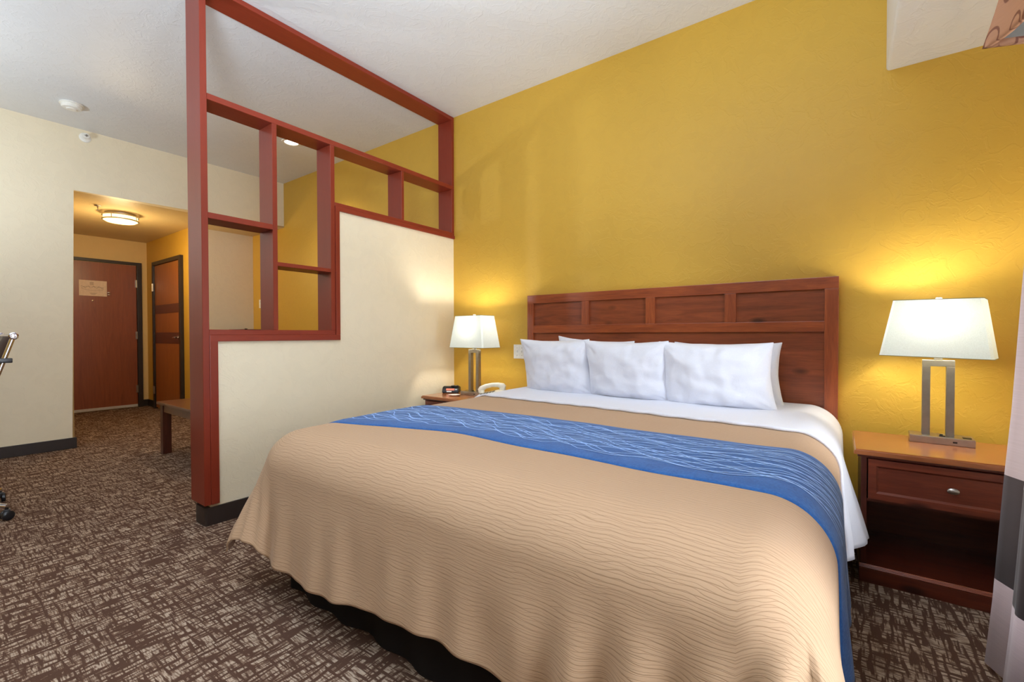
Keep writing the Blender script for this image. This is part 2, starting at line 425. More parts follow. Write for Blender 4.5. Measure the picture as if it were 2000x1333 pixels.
# wooden screen on the partition
scr = thing('room_divider', 'open red-brown wooden shelf frame standing on the cream half wall', 'divider', (-.08, -1.0, 1.0))
FX0, FX1 = -.162, .006
def fr(name, y0, y1, z0, z1, x0=FX0, x1=FX1, mat=None):
    wpart(scr, name, box((x0, y0, z0), (x1, y1, z1), .0018, 1), mat or M['frame_wood'])
fr('post', -2.0, -1.967, .115, H-.002, -.178, .012, M['post_wood'])
fr('top_rail', -1.967, -.001, 2.982, H-.002)
fr('end_board', -.031, -.001, 2.397, 2.982, mat=M['post_wood'])
fr('end_board', -.031, -.001, 1.978, 2.363, mat=M['post_wood'])
fr('long_shelf', -1.967, -.001, 2.363, 2.397)
fr('upright_board', -1.613, -1.584, 1.092, 2.363, mat=M['post_wood'])
fr('upright_board', -1.222, -1.19, 1.092, 2.363, mat=M['post_wood'])
fr('upright_board', -.604, -.578, 1.978, 2.363, mat=M['post_wood'])
fr('shelf', -1.967, -1.613, 1.709, 1.742)
fr('shelf', -1.584, -1.222, 1.490, 1.515)
fr('sill_board', -1.967, -1.19, 1.062, 1.092)
fr('sill_board', -1.19, -.001, 1.952, 1.978)
for sx0, sx1 in ((PX1+.0005, .014), (FX0, PX0-.0005)):
    for a in ((-1.967, -1.925, .115, 1.03, 'z'), (-1.967, -1.158, 1.025, 1.062, 'y'), (-1.19, -1.158, 1.062, 1.925, 'z'), (-1.19, -.001, 1.922, 1.952, 'y')):
        bm = box((sx0, a[0], a[2]), (sx1, a[1], a[3]), .003, 2)
        wpart(scr, 'casing_trim', bm, M['post_wood'] if a[4] == 'z' else M['frame_wood'])

# ------------------------------------------------------------------ doors
def hinge(root_parent, lo, hi): return box(lo, hi, .002, 1)
# door 1 (entry): leaf -1.80..-.86
d1 = struct('door_1', box((XE+.001, -1.81, .035), (XE+.02, -.872, 2.085), .001, 1), M['door_wood'])
bm = bmesh.new()
bm_box(bm, (XE+.0005, -.868, 0), (XE+.045, -.812, 2.13), .003); bm_box(bm, (XE+.0005, -1.87, 0), (XE+.045, -1.815, 2.13), .003)
bm_box(bm, (XE+.0005, -1.815, 2.09), (XE+.045, -.868, 2.13), .003)
struct('door_frame', bm, M['door_frame'], d1)
struct('door_sweep', box((XE+.002, -1.80, .008), (XE+.03, -.875, .045), .002), M['sweep'], d1)
for z in (.27, 1.06, 1.82):
    bm = bmesh.new(); bm_box(bm, (XE+.02, -.889, z-.055), (XE+.026, -.868, z+.055), .001, 1)
    bm_tube(bm, [(XE+.03, -.871, z-.055), (XE+.03, -.871, z+.055)], .006, 8)
    struct('door_hinge', bm, M['nickel'], d1)
bm = bmesh.new(); bm_lathe(bm, [(.002, .02), (.011, .02), (.011, .028), (.004, .03)], 16, (XE, -1.356, 1.545), 'x'); struct('peephole', bm, M['chrome'], d1)
bm = bmesh.new(); bm_box(bm, (XE+.02, -1.20, 1.66), (XE+.05, -1.178, 1.675), .003); bm_box(bm, (XE+.02, -1.20, 1.63), (XE+.05, -1.178, 1.645), .003)
struct('door_guard', bm, M['chrome'], d1)
# notice on the door
nt_ = thing('door_notice', 'cream printed notice sheet taped to the brown entry door', 'notice', (XE+.021, -1.35, 1.61))
wpart(nt_, 'paper_sheet', box((XE+.0215, -1.496, 1.61), (XE+.0235, -1.205, 1.825)), M['paper'])
bm = bmesh.new()
def ink(y0, y1, z0, z1): bm_box(bm, (XE+.0238, y0, z0), (XE+.0243, y1, z1))
for k in range(4): ink(-1.385, -1.345, 1.795-k*.011, 1.800-k*.011)
pts = []
for k in range(60):
    a = k/59; pts.append((XE+.0242, -1.475+.24*a, 1.732+.012*math.sin(a*26)+.006*math.sin(a*61)))
bm_tube(bm, pts, .0016, 4)
pts = [(XE+.0242, -1.355+.115*math.cos(t*.21), 1.715+.026*math.sin(t*.21)) for t in range(31)]
bm_tube(bm, pts, .0014, 4)
for k in range(3): ink(-1.39+.006*k, -1.31-.01*k, 1.648-k*.009, 1.651-k*.009)
wpart(nt_, 'printed_plan', bm, M['ink'])
# door 2 in the hall right wall
y2 = YH
d2 = struct('door_2', box((-5.185, y2-.02, .02), (-4.215, y2-.001, 2.06), .001, 1), M['door2_wood'])
bm = bmesh.new()
bm_box(bm, (-5.245, y2-.04, 0), (-5.188, y2-.0005, 2.115), .003); bm_box(bm, (-4.212, y2-.04, 0), (-4.155, y2-.0005, 2.115), .003)
bm_box(bm, (-5.188, y2-.04, 2.063), (-4.212, y2-.0005, 2.115), .003)
struct('door_frame', bm, M['door_frame'], d2)
for z0, z1 in ((1.367, 1.49), (.945, 1.10)):
    struct('door_band', box((-5.184, y2-.0225, z0), (-4.216, y2-.02, z1)), M['door2_band'], d2)
bm = bmesh.new(); bm_lathe(bm, [(.003, -.020), (.028, -.0235), (.028, -.03), (.012, -.033), (.012, -.06), (.003, -.061)], 20, (-4.29, y2, 1.03), 'y')
bm_tube(bm, [(-4.29, y2-.055, 1.03), (-4.35, y2-.058, 1.033), (-4.41, y2-.05, 1.028)], [.011, .009, .007], 10)
struct('door_handle', bm, M['chrome'], d2, True)
for z in (.27, 1.75):
    bm = bmesh.new(); bm_box(bm, (-5.215, y2-.046, z-.055), (-5.17, y2-.038, z+.055), .001, 1); bm_tube(bm, [(-5.19, y2-.05, z-.055), (-5.19, y2-.05, z+.055)], .007, 8)
    struct('door_hinge', bm, M['nickel'], d2)

# ------------------------------------------------------------------ ceiling fixtures
# recessed downlight
dl = thing('recessed_light', 'lit round recessed light in the white ceiling seen through the divider', 'ceiling light', (-1.669, -.601, H))
bm = bmesh.new(); bm_lathe(bm, [(.062, -.001), (.088, -.001), (.092, -.006), (.088, -.011), (.066, -.012), (.062, -.008)], 40, (-1.669, -.601, H), 'z', False)
wpart(dl, 'trim_ring', bm, M['white_plastic'], True)
bm = bmesh.new(); bm_lathe(bm, [(.0605, -.002), (.061, -.006), (.04, -.009), (.003, -.01)], 32, (-1.669, -.601, H)); wpart(dl, 'lens', bm, M['down_glow'], True)
# smoke detector
sd = thing('smoke_detector', 'round white smoke detector on the ceiling near the left wall', 'smoke detector', (-2.42, -2.087, H))
bm = bmesh.new(); bm_lathe(bm, [(.074, -.0005), (.078, -.006), (.078, -.012), (.072, -.013)], 40, (-2.42, -2.087, H)); wpart(sd, 'mounting_plate', bm, M['white_plastic'], True)
bm = bmesh.new(); bm_lathe(bm, [(.066, -.013), (.068, -.030), (.060, -.040), (.035, -.044), (.030, -.050), (.003, -.051)], 40, (-2.42, -2.087, H)); wpart(sd, 'cover', bm, M['white_plastic'], True)
# sidewall sprinkler
sp = thing('wall_sprinkler', 'small white sidewall sprinkler head high on the cream wall', 'sprinkler', (XL, -1.897, 2.955))
bm = bmesh.new(); bm_lathe(bm, [(.044, .0005), (.044, .006), (.034, .012), (.022, .013)], 32, (XL, -1.897, 2.945), 'x'); wpart(sp, 'escutcheon', bm, M['white_plastic'], True)
bm = bmesh.new(); bm_lathe(bm, [(.021, .013), (.021, .045), (.024, .046), (.024, .052), (.006, .053)], 24, (XL, -1.897, 2.952), 'x')
wpart(sp, 'sprinkler_body', bm, M['white_plastic'], True)
bm = bmesh.new(); bm_box(bm, (XL+.0535, -1.909, 2.95), (XL+.06, -1.885, 2.955)); bm_box(bm, (XL+.0535, -1.899, 2.94), (XL+.06, -1.895, 2.964)); wpart(sp, 'deflector', bm, M['nickel'])
# hall sprinkler
hs = thing('ceiling_sprinkler', 'small dark metal sprinkler head in the hall ceiling beside the round light', 'sprinkler', (-3.56, -1.70, HC))
bm = bmesh.new(); bm_lathe(bm, [(.03, -.0005), (.03, -.005), (.018, -.009), (.003, -.0095)], 24, (-3.56, -1.70, HC)); wpart(hs, 'escutcheon', bm, M['nickel'], True)
bm = bmesh.new(); bm_tube(bm, [(-3.56, -1.70, HC-.0095), (-3.56, -1.70, HC-.03)], .006, 8)
bm_tube(bm, [(-3.56, -1.70, HC-.03), (-3.545, -1.70, HC-.04), (-3.56, -1.70, HC-.05)], .002, 6); bm_tube(bm, [(-3.56, -1.70, HC-.03), (-3.575, -1.70, HC-.04), (-3.56, -1.70, HC-.05)], .002, 6)
bm_lathe(bm, [(.003, -.05), (.016, -.05), (.016, -.053), (.003, -.054)], 16, (-3.56, -1.70, HC)); wpart(hs, 'sprinkler_body', bm, M['nickel'], True)
# hall drum light
hx, hy = -3.80, -1.455
hl = thing('flush_ceiling_light', 'lit round flush ceiling light with two metal bands in the entry hall', 'ceiling light', (hx, hy, HC))
bm = bmesh.new(); bm_lathe(bm, [(.10, -.0005), (.14, -.004), (.14, -.018), (.10, -.02)], 48, (hx, hy, HC)); wpart(hl, 'ceiling_plate', bm, M['nickel'], True)
bm = bmesh.new(); bm_lathe(bm, [(.145, -.021), (.152, -.03), (.152, -.083), (.13, -.097), (.08, -.104), (.003, -.106)], 56, (hx, hy, HC)); wpart(hl, 'glass_diffuser', bm, M['hall_glow'], True)
for zz in (-.030, -.078):
    bm = bmesh.new(); bm_lathe(bm, [(.1535, zz-.006), (.164, zz-.006), (.164, zz+.006), (.1535, zz+.006)], 56, (hx, hy, HC), 'z', False)
    wpart(hl, 'metal_band', bm, M['nickel'], True)
for k in range(4):
    a = k*PI/2-.75; bm = bmesh.new(); bm_box(bm, (hx+.158*math.cos(a)-.003, hy+.158*math.sin(a)-.003, HC-.08), (hx+.158*math.cos(a)+.003, hy+.158*math.sin(a)+.003, HC-.02)); wpart(hl, 'band_strut', bm, M['nickel'])

# switches
def plate(name, label, c, w, h, toggles, group=None):
    t = thing(name, label, 'switch', (c[0], 0, c[1]))
    wpart(t, 'wall_plate', box((c[0]-w/2, -.007, c[1]-h/2), (c[0]+w/2, -.0005, c[1]+h/2), .002), M['white_plastic'])
    for dx in toggles:
        bm = box((c[0]+dx-.0045, -.018, c[1]-.006), (c[0]+dx+.0045, -.007, c[1]+.010), .0015)
        wpart(t, 'toggle', bm, M['white_plastic'])
    for dx in toggles:
        for dz in (-.03, .03):
            bm = bmesh.new(); bm_lathe(bm, [(.0005, -.0082), (.003, -.008), (.003, -.007)], 10, (c[0]+dx, 0, c[1]+dz), 'y')
            wpart(t, 'screw', bm, M['nickel'])
plate('light_switch', 'white double switch plate on the yellow wall left of the headboard', (.728, .922), .116, .114, (-.023, .023))
plate('light_switch', 'white switch plate on the far yellow wall seen through the divider', (-3.645, 1.492), .072, .115, (0,))

# ------------------------------------------------------------------ nook cabinet and black appliance (only its top shows over the sill)
cb = thing('nook_cabinet', 'brown wooden cabinet behind the half wall carrying the black appliance', 'cabinet', (-3.58, -.28, 0))
wpart(cb, 'body', box((-3.845, -.60, .06), (-3.36, -.02, .84), .002), M['mahog_z'])
wpart(cb, 'plinth', box((-3.84, -.59, .0), (-3.38, -.03, .06)), M['mahog_x'])
wpart(cb, 'top', box((-3.847, -.62, .84), (-3.33, -.014, .87), .004), M['table_wood'])
wpart(cb, 'door', box((-3.36, -.58, .08), (-3.345, -.04, .82), .003), M['mahog_z'])
mw = thing('countertop_appliance', 'black flat-topped appliance just showing over the divider sill', 'appliance', (-3.6, -.2, .87))
wpart(mw, 'body', box((-3.83, -.335, .882), (-3.48, -.03, 1.138), .006), M['black_plastic'])
wpart(mw, 'door', box((-3.48, -.33, .89), (-3.462, -.10, 1.13), .003), M['black_plastic'])
wpart(mw, 'top_knob', box((-3.70, -.19, 1.138), (-3.67, -.165, 1.150), .003), M['black_plastic'])
for x in (-3.8, -3.51):
    for y in (-.31, -.06):
        bm = bmesh.new(); bm_lathe(bm, [(.012, .87), (.012, .883)], 12, (x, y, 0)); wpart(mw, 'foot', bm, M['black_plastic'])

# ------------------------------------------------------------------ coffee table
ct = thing('coffee_table', 'low brown wooden table behind the red-brown divider post', 'table', (-1.7, -1.3, 0))
tx0, tx1, ty0, ty1 = -2.13, -1.15, -1.615, -1.0
wpart(ct, 'tabletop', box((tx0, ty0, .443), (tx1, ty1, .467), .005), M['table_wood'])
bm = bmesh.new()
bm_box(bm, (tx0+.05, ty0+.03, .375), (tx1-.05, ty0+.05, .4425)); bm_box(bm, (tx0+.05, ty1-.05, .375), (tx1-.05, ty1-.03, .4425))
bm_box(bm, (tx0+.03, ty0+.05, .375), (tx0+.05, ty1-.05, .4425)); bm_box(bm, (tx1-.05, ty0+.05, .375), (tx1-.03, ty1-.05, .4425))
wpart(ct, 'apron', bm, M['table_wood'])
for x in (tx0+.025, tx1-.09):
    for y in (ty0+.022, ty1-.087): wpart(ct, 'leg', box((x, y, 0), (x+.065, y+.065, .4425), .003), M['table_leg'])

# ------------------------------------------------------------------ office chair (faces -y)
oc = thing('office_chair', 'brown leather office chair with chrome frame cut by the left edge', 'chair', (-1.27, -2.93, 0), 0)
def ocp(name, bm, mat, smooth=True, parent=None): return obj(name, bm, mat, parent or oc, smooth)
side = [(.255, -.27, .50), (.255, -.10, .475), (.255, .06, .47), (.255, .14, .49), (.255, .19, .55), (.255, .235, .70), (.255, .285, .87), (.255, .335, 1.045)]
for s in (1, -1):
    bm = bmesh.new(); bm_tube(bm, [(s*p[0], p[1], p[2]) for p in side], .0115, 12); ocp('side_rail', bm, M['chrome'])
    bm = bmesh.new(); bm_lathe(bm, [(.003, -.012), (.019, -.012), (.021, -.006), (.021, .008), (.015, .011), (.012, .008), (.003, .009)], 24, (s*.262, .338, 1.058), 'x'); ocp('rail_cap', bm, M['chrome'])
    bm = bmesh.new(); bm_tube(bm, [(s*.285, .262, .925), (s*.29, .20, .93), (s*.30, .02, .66), (s*.30, -.16, .66), (s*.285, -.24, .52)], .011, 10); 
    bm_box(bm, (min(s*.262, s*.30), .25, .905), (max(s*.262, s*.30), .33, .932), .006); ocp('armrest', bm, M['black_plastic'])
    bm = bmesh.new(); bm_box(bm, (min(s*.275, s*.325), -.19, .668), (max(s*.275, s*.325), .06, .692), .01, 3); ocp('arm_pad', bm, M['leather'])
bm = bmesh.new()
prof = []
for i in range(25):
    t = i/24; k = t*(len(side)-1); j = min(int(k), len(side)-2); f = k-j
    p = Vector(side[j]).lerp(Vector(side[j+1]), f); q = (Vector(side[j+1])-Vector(side[j])).normalized()
    nrm = Vector((0, -q.z, q.y))
    prof.append((p, nrm, .030+.008*abs(math.sin(t*PI*12))))
va = []
for (p, nr, h) in prof:
    row = []
    for j in range(13):
        x = -.24+.48*j/12; edge = min(1, (1-abs(x)/.24)*6+.25)
        row.append((bm.verts.new(Vector((x, p.y, p.z))+nr*h*edge), bm.verts.new(Vector((x, p.y, p.z))-nr*.012*edge)))
    va.append(row)
for i in range(len(va)-1):
    for j in range(12):
        bm.faces.new((va[i][j][0], va[i][j+1][0], va[i+1][j+1][0], va[i+1][j][0]))
        bm.faces.new((va[i][j][1], va[i+1][j][1], va[i+1][j+1][1], va[i][j+1][1]))
    for j in (0, 12): bm.faces.new((va[i][j][0], va[i+1][j][0], va[i+1][j][1], va[i][j][1]))
for i in (0, -1):
    for j in range(12): bm.faces.new((va[i][j][0], va[i][j][1], va[i][j+1][1], va[i][j+1][0]))
ocp('seat_and_back', bm, M['leather'])
bm = bmesh.new(); bm_tube(bm, [(-.25, .338, 1.058), (.25, .338, 1.058)], .012, 12); ocp('cross_bar', bm, M['chrome'])
bm = bmesh.new(); bm_lathe(bm, [(.03, .12), (.03, .28), (.018, .285), (.018, .42), (.05, .43), (.08, .455)], 24); ocp('gas_column', bm, M['chrome'])
def caster(c, ang):
    bm = bmesh.new()
    d = Vector((math.cos(ang+.9), math.sin(ang+.9), 0)); n_ = Vector((-d.y, d.x, 0))
    for s in (-1, 1):
        cc = Vector(c)+n_*s*.014
        rot = Matrix.Translation(cc) @ n_.to_track_quat('Z', 'Y').to_matrix().to_4x4()
        b2 = bmesh.new(); bm_lathe(b2, [(.006, -.010), (.022, -.010), (.027, -.006), (.0275, 0), (.027, .006), (.022, .010), (.006, .010)], 24)
        bmesh.ops.transform(b2, matrix=rot, verts=b2.verts); me = bpy.data.meshes.new('t'); b2.to_mesh(me); b2.free(); bm.from_mesh(me); bpy.data.meshes.remove(me)
    bm_tube(bm, [Vector(c), Vector(c)+Vector((0, 0, .045))], .008, 8)
    bm_box(bm, Vector(c)+Vector((-.014, -.014, .004)), Vector(c)+Vector((.014, .014, .034)), .004)
    return bm
for k in range(5):
    a = math.radians(52+72*k); e = Vector((math.cos(a)*.385, math.sin(a)*.385, .078))
    bm = bmesh.new(); bm_tube(bm, [(math.cos(a)*.02, math.sin(a)*.02, .135), (math.cos(a)*.18, math.sin(a)*.18, .118), e], [.026, .021, .013], 10)
    lg = ocp('base_leg', bm, M['chrome'])
    ocp('caster', caster((e.x, e.y, .0275), a), M['black_plastic'], True, lg)

# ------------------------------------------------------------------ headboard
hb = thing('headboard', 'wide cherry wood headboard with four small panels along its top', 'headboard', (1.83, -.03, .46))
FZ = -.052
def hbp(name, x0, x1, z0, z1, mat, yf=FZ, yb=-.002, bev=.003): wpart(hb, name, box((x0, yf, z0), (x1, yb, z1), bev), mat)
hbp('stile', .836, .892, .462, 1.302, M['cherry_z']); hbp('stile', 2.762, 2.824, .462, 1.302, M['cherry_z'])
hbp('top_rail', .836, 2.824, 1.302, 1.366, M['cherry_x']); hbp('middle_rail', .892, 2.762, 1.072, 1.13, M['cherry_x'])
for x0, x1 in ((1.311, 1.369), (1.784, 1.846), (2.267, 2.329)): hbp('mullion', x0, x1, 1.13, 1.302, M['cherry_z'], bev=.002)
for x0, x1 in ((.892, 1.311), (1.369, 1.784), (1.846, 2.267), (2.329, 2.762)): hbp('small_panel', x0, x1, 1.13, 1.302, M['cherry_panel'], -.036, bev=0)
hbp('large_panel', .892, 2.762, .52, 1.072, M['cherry_panel'], -.036, bev=0)
hbp('bottom_rail', .892, 2.762, .462, .52, M['cherry_x'])

# ------------------------------------------------------------------ bed
X0, X1, YB = .87, 2.83, -2.12; ZT = .66; RR = .14
bed = thing('bed', 'king size bed base and mattress under the tan comforter', 'bed', (1.85, -1.05, 0))
bm = bmesh.new()
def rrect(x0, x1, y0, y1, r, n=6):
    P = []
    for cx, cy, a0 in ((x1-r, y1-r, 0), (x0+r, y1-r, 90), (x0+r, y0+r, 180), (x1-r, y0+r, 270)):
        for k in range(n+1):
            a = math.radians(a0+90*k/n); P.append((cx+r*math.cos(a), cy+r*math.sin(a)))
    return P
bm_prism(bm, rrect(.93, 2.77, -2.03, -.06, .09), .36, .61, 'z')
bmesh.ops.bevel(bm, geom=[e for e in bm.edges if abs(e.verts[0].co.z-e.verts[1].co.z) < 1e-4], offset=.03, segments=3, affect='EDGES')
wpart(bed, 'mattress', bm, M['mattress'], True)
# skirt: pleated dark fabric round the base
bm = bmesh.new(); P = []
def perim():
    pts = []
    a = rrect(.95, 2.76, -2.035, -.07, .06, 4)
    n = len(a)
    for i in range(n):
        p, q = Vector(a[i]), Vector(a[(i+1) % n]); d = (q-p).length; k = max(1, int(d/.03))
        for j in range(k): pts.append(p.lerp(q, j/k))
    return pts
pp = perim(); n = len(pp); rows = []
cxy = Vector((1.855, -1.05))
for zi, z in enumerate((.005, .06, .12, .2, .3, .36)):
    row = []
    for i, p in enumerate(pp):
        t = pp[(i+1) % n]-pp[i-1]; nr = Vector((t.y, -t.x)).normalized()
        if nr.dot(p-cxy) < 0: nr = -nr
        w = (1-zi/6)*(.010*math.sin(i*.9)+.006*math.sin(i*.37+1))
        q = p+nr*w; row.append(bm.verts.new((q.x, min(q.y, -.055), z)))
    rows.append(row)
for a in range(len(rows)-1):
    for i in range(n): bm.faces.new((rows[a][i], rows[a][(i+1) % n], rows[a+1][(i+1) % n], rows[a+1][i]))
bm.faces.new(rows[-1]); bm.faces.new(rows[0][::-1])
wpart(bed, 'bed_skirt', bm, M['skirt'], True)

def smooth01(t): t = max(0, min(1, t)); return t*t*(3-2*t)
def drape(u, v, off=0.0, flare=.045, cflare=1.0, fold=1.0, zt=ZT):
    """cloth coordinate (u across, v along, metres) to a point on the draped bed"""
    r = RR
    du = max(u-(X1-r), 0) + min(u-(X0+r), 0); dv = min(v-(YB+r), 0)
    cu = min(max(u, X0+r), X1-r); cv = max(v, YB+r)
    d = math.hypot(du, dv)
    sag = .008*noise.noise(Vector((u*1.3, v*1.3, 4)))+.004*noise.noise(Vector((u*4, v*4, 9)))
    zt2 = zt + sag
    if d < 1e-6: return Vector((cu, cv, zt2+off))
    n = Vector((du/d, dv/d))
    corner = (2*abs(du*dv)/(d*d)) if (du and dv) else 0
    if corner > 0: d2 = d*(1-.25*corner)
    else: d2 = d
    fl = flare + corner*cflare*.34
    if du > 0 and cflare < 0: fl = .03+.26*math.exp(-((v+.66)/.10)**2); corner = 0
    amax = PI/2-fl
    a = min(d2/r, amax)
    rr = r+off
    out = rr*math.sin(a); dn = r-rr*math.cos(a)
    rest = d2-r*amax
    # perimeter coordinate for folds
    s = u if abs(dv) > abs(du) else v+1.7
    side_right = du > 0
    if rest > 0:
        out += rest*math.sin(fl); dn += rest*math.cos(fl)
        g = smooth01(rest/.35)
        if dv and not (abs(du) > abs(dv)):
            k = smooth01((u-2.0)/.7)      # stronger folds toward the right end of the foot
            w = (.003+.040*k)*math.sin(u*(24+3*math.sin(u*2.7))+.8)+.004*math.sin(u*47+1)+.028*noise.noise(Vector((u*2.6, d*2.2, 1)))+.012*noise.noise(Vector((u*9, d*4, 3)))
            w += .016*math.exp(-((u-1.12)/.05)**2)-.010*math.exp(-((u-1.2)/.04)**2)
        else:
            w = .010*math.sin(v*23+2)+.006*math.sin(v*51)
        out += w*g*fold
    # crease across the foot
    p = Vector((cu+n.x*out, cv+n.y*out, zt2-dn))
    if off: pass
    return p
def cloth(name, us, vs, mat, mask=None, thick=.006, parent=None, **kw):
    bm = bmesh.new(); uvl = bm.loops.layers.uv.new('UVMap')
    g = {}
    for i, u in enumerate(us):
        for j, v in enumerate(vs):
            uu, vv = mask(u, v) if mask else (u, v)
            p = drape(uu, vv, **kw); vt = bm.verts.new(p); g[i, j] = (vt, (uu, vv))
    for i in range(len(us)-1):
        for j in range(len(vs)-1):
            q = [g[i, j], g[i+1, j], g[i+1, j+1], g[i, j+1]]
            f = bm.faces.new([x[0] for x in q])
            for lp, x in zip(f.loops, q): lp[uvl].uv = x[1]
    me = bpy.data.meshes.new(name)
    bmesh.ops.recalc_face_normals(bm, faces=bm.faces)
    # make normals point up on the top
    f0 = max(bm.faces, key=lambda f: f.calc_center_median().z)
    if f0.normal.z < 0: bmesh.ops.reverse_faces(bm, faces=bm.faces)
    bm.to_mesh(me); bm.free()
    for m in (mat if isinstance(mat, list) else [mat]): me.materials.append(m)
    for p in me.polygons: p.use_smooth = True
    o = bpy.data.objects.new(name, me); C.objects.link(o)
    md = o.modifiers.new('thickness', 'SOLIDIFY'); md.thickness = thick; md.offset = -1
    if isinstance(mat, list) and len(mat) > 1: md.material_offset = 1; 
    if parent: o.parent = parent
    return o
def lin(a, b, n): return [a+(b-a)*i/(n-1) for i in range(n)]
OV = .35+RR*(PI/2-1)   # overhang past the edge to reach the hem
# sheet: lies over the head end, longer on the right side
def sheet_edge(u): return -.78-.10*smooth01((u-1.2)/1.6)
def smask(u, v):
    t = (v+.06)/(-.74)         # 0 at head .. 1 at fold
    ve = sheet_edge(u)
    vv = -.06+t*(ve+.06)
    return u, vv + (.006*math.sin(u*40) if t > .98 else 0)
sh = cloth('folded_sheet', lin(X0-.30, X1+.41, 150), lin(-.06, -.80, 40), M['sheet'], smask, .012, off=.016, flare=.05, cflare=-1, fold=1.6, zt=ZT+.004)
tag(sh, 'white top sheet folded back over the tan comforter below the pillows', 'sheet')
# comforter
def cmask(u, v):
    if v > -1.0:
        ve = sheet_edge(u)+.10
        t = (v+.70)/(-.30); t = max(0, min(1, t))
        v = ve+(-1.0-ve)*t
    # slight scallop of the hem
    if u < X0: u += .012*math.sin(v*9)-.07*smooth01((X0-u)/.3)*smooth01((v-YB)/.12)
    if v < YB-.2: v += (.010*math.sin(u*7+1)+.045*smooth01((u-1.1)/1.0))*smooth01((YB-.2-v)/.15)
    return u, v
cf = cloth('comforter', lin(X0-OV, X1+OV-.03, 260), lin(-.70, YB-OV, 240), [M['comforter'], M['comforter_lining']], cmask, .008, off=.006)
tag(cf, 'tan wavy-quilted comforter spread over the king bed', 'comforter')
# runner
def near_e(u): return -1.70-.14*smooth01((1.7-u)/.9)+.015*math.sin(u*5)-.05*smooth01((u-2.1)/.6)
def far_e(u): return -1.19-.07*smooth01((1.4-u)/.6)+.01*math.sin(u*4+1)
def rpt(u, t): return u, near_e(u)+(far_e(u)-near_e(u))*t
RU0, RU1 = X0-.20, X1+.35
bm = bmesh.new(); uvl = bm.loops.layers.uv.new('UVMap')
us = lin(RU0, RU1, 220); ts = lin(0, 1, 40); OFFR = .0165
g = [[bm.verts.new(drape(*rpt(u, t), off=OFFR-.009*(abs(t-.5)*2)**8)) for t in ts] for u in us]
for i in range(len(us)-1):
    for j in range(len(ts)-1): bm.faces.new((g[i][j], g[i][j+1], g[i+1][j+1], g[i+1][j]))
bmesh.ops.recalc_face_normals(bm, faces=bm.faces)
f0 = max(bm.faces, key=lambda f: f.calc_center_median().z)
if f0.normal.z < 0: bmesh.ops.reverse_faces(bm, faces=bm.faces)
me = bpy.data.meshes.new('bed_runner'); bm.to_mesh(me); bm.free(); me.materials.append(M['runner'])
for p in me.polygons: p.use_smooth = True
rn = bpy.data.objects.new('bed_runner', me); C.objects.link(rn)
md = rn.modifiers.new('thickness', 'SOLIDIFY'); md.thickness = .008; md.offset = -1
tag(rn, 'blue bed runner with light blue leaf-like stitched lines across the comforter', 'bed runner')
# embroidery: wavy stitched lines that cross into leaf shapes
bm = bmesh.new(); rnd = random.Random(11)
NL = 24
for k in range(NL):
    c = .17+.66*k/(NL-1); ph = rnd.uniform(0, 6.28)
    u_s = RU0+.05+rnd.random()*.25; u_e = RU1-.02-rnd.random()*.3
    kk = rnd.uniform(13, 24); am = rnd.uniform(.04, .085)
    prev = None; nseg = int((u_e-u_s)/.010)
    pts = []
    for i in range(nseg+1):
        u = u_s+(u_e-u_s)*i/nseg
        damp = 1-.45*smooth01((u-1.9)/1.0)
        t = c+damp*(am*math.sin(kk*u+ph)+.03*math.sin(kk*.43*u+ph*2.1))
        t = max(.13, min(.87, t))
        pts.append((u, t))
    for (u, t) in pts:
        h = .0024/.52
        a = drape(*rpt(u, t-h), off=OFFR+.0010); b_ = drape(*rpt(u, t+h), off=OFFR+.0010)
        cur = (bm.verts.new(a), bm.verts.new(b_))
        if prev: bm.faces.new((prev[0], prev[1], cur[1], cur[0]))
        prev = cur
em = obj('embroidery', bm, M['stitch'], rn)

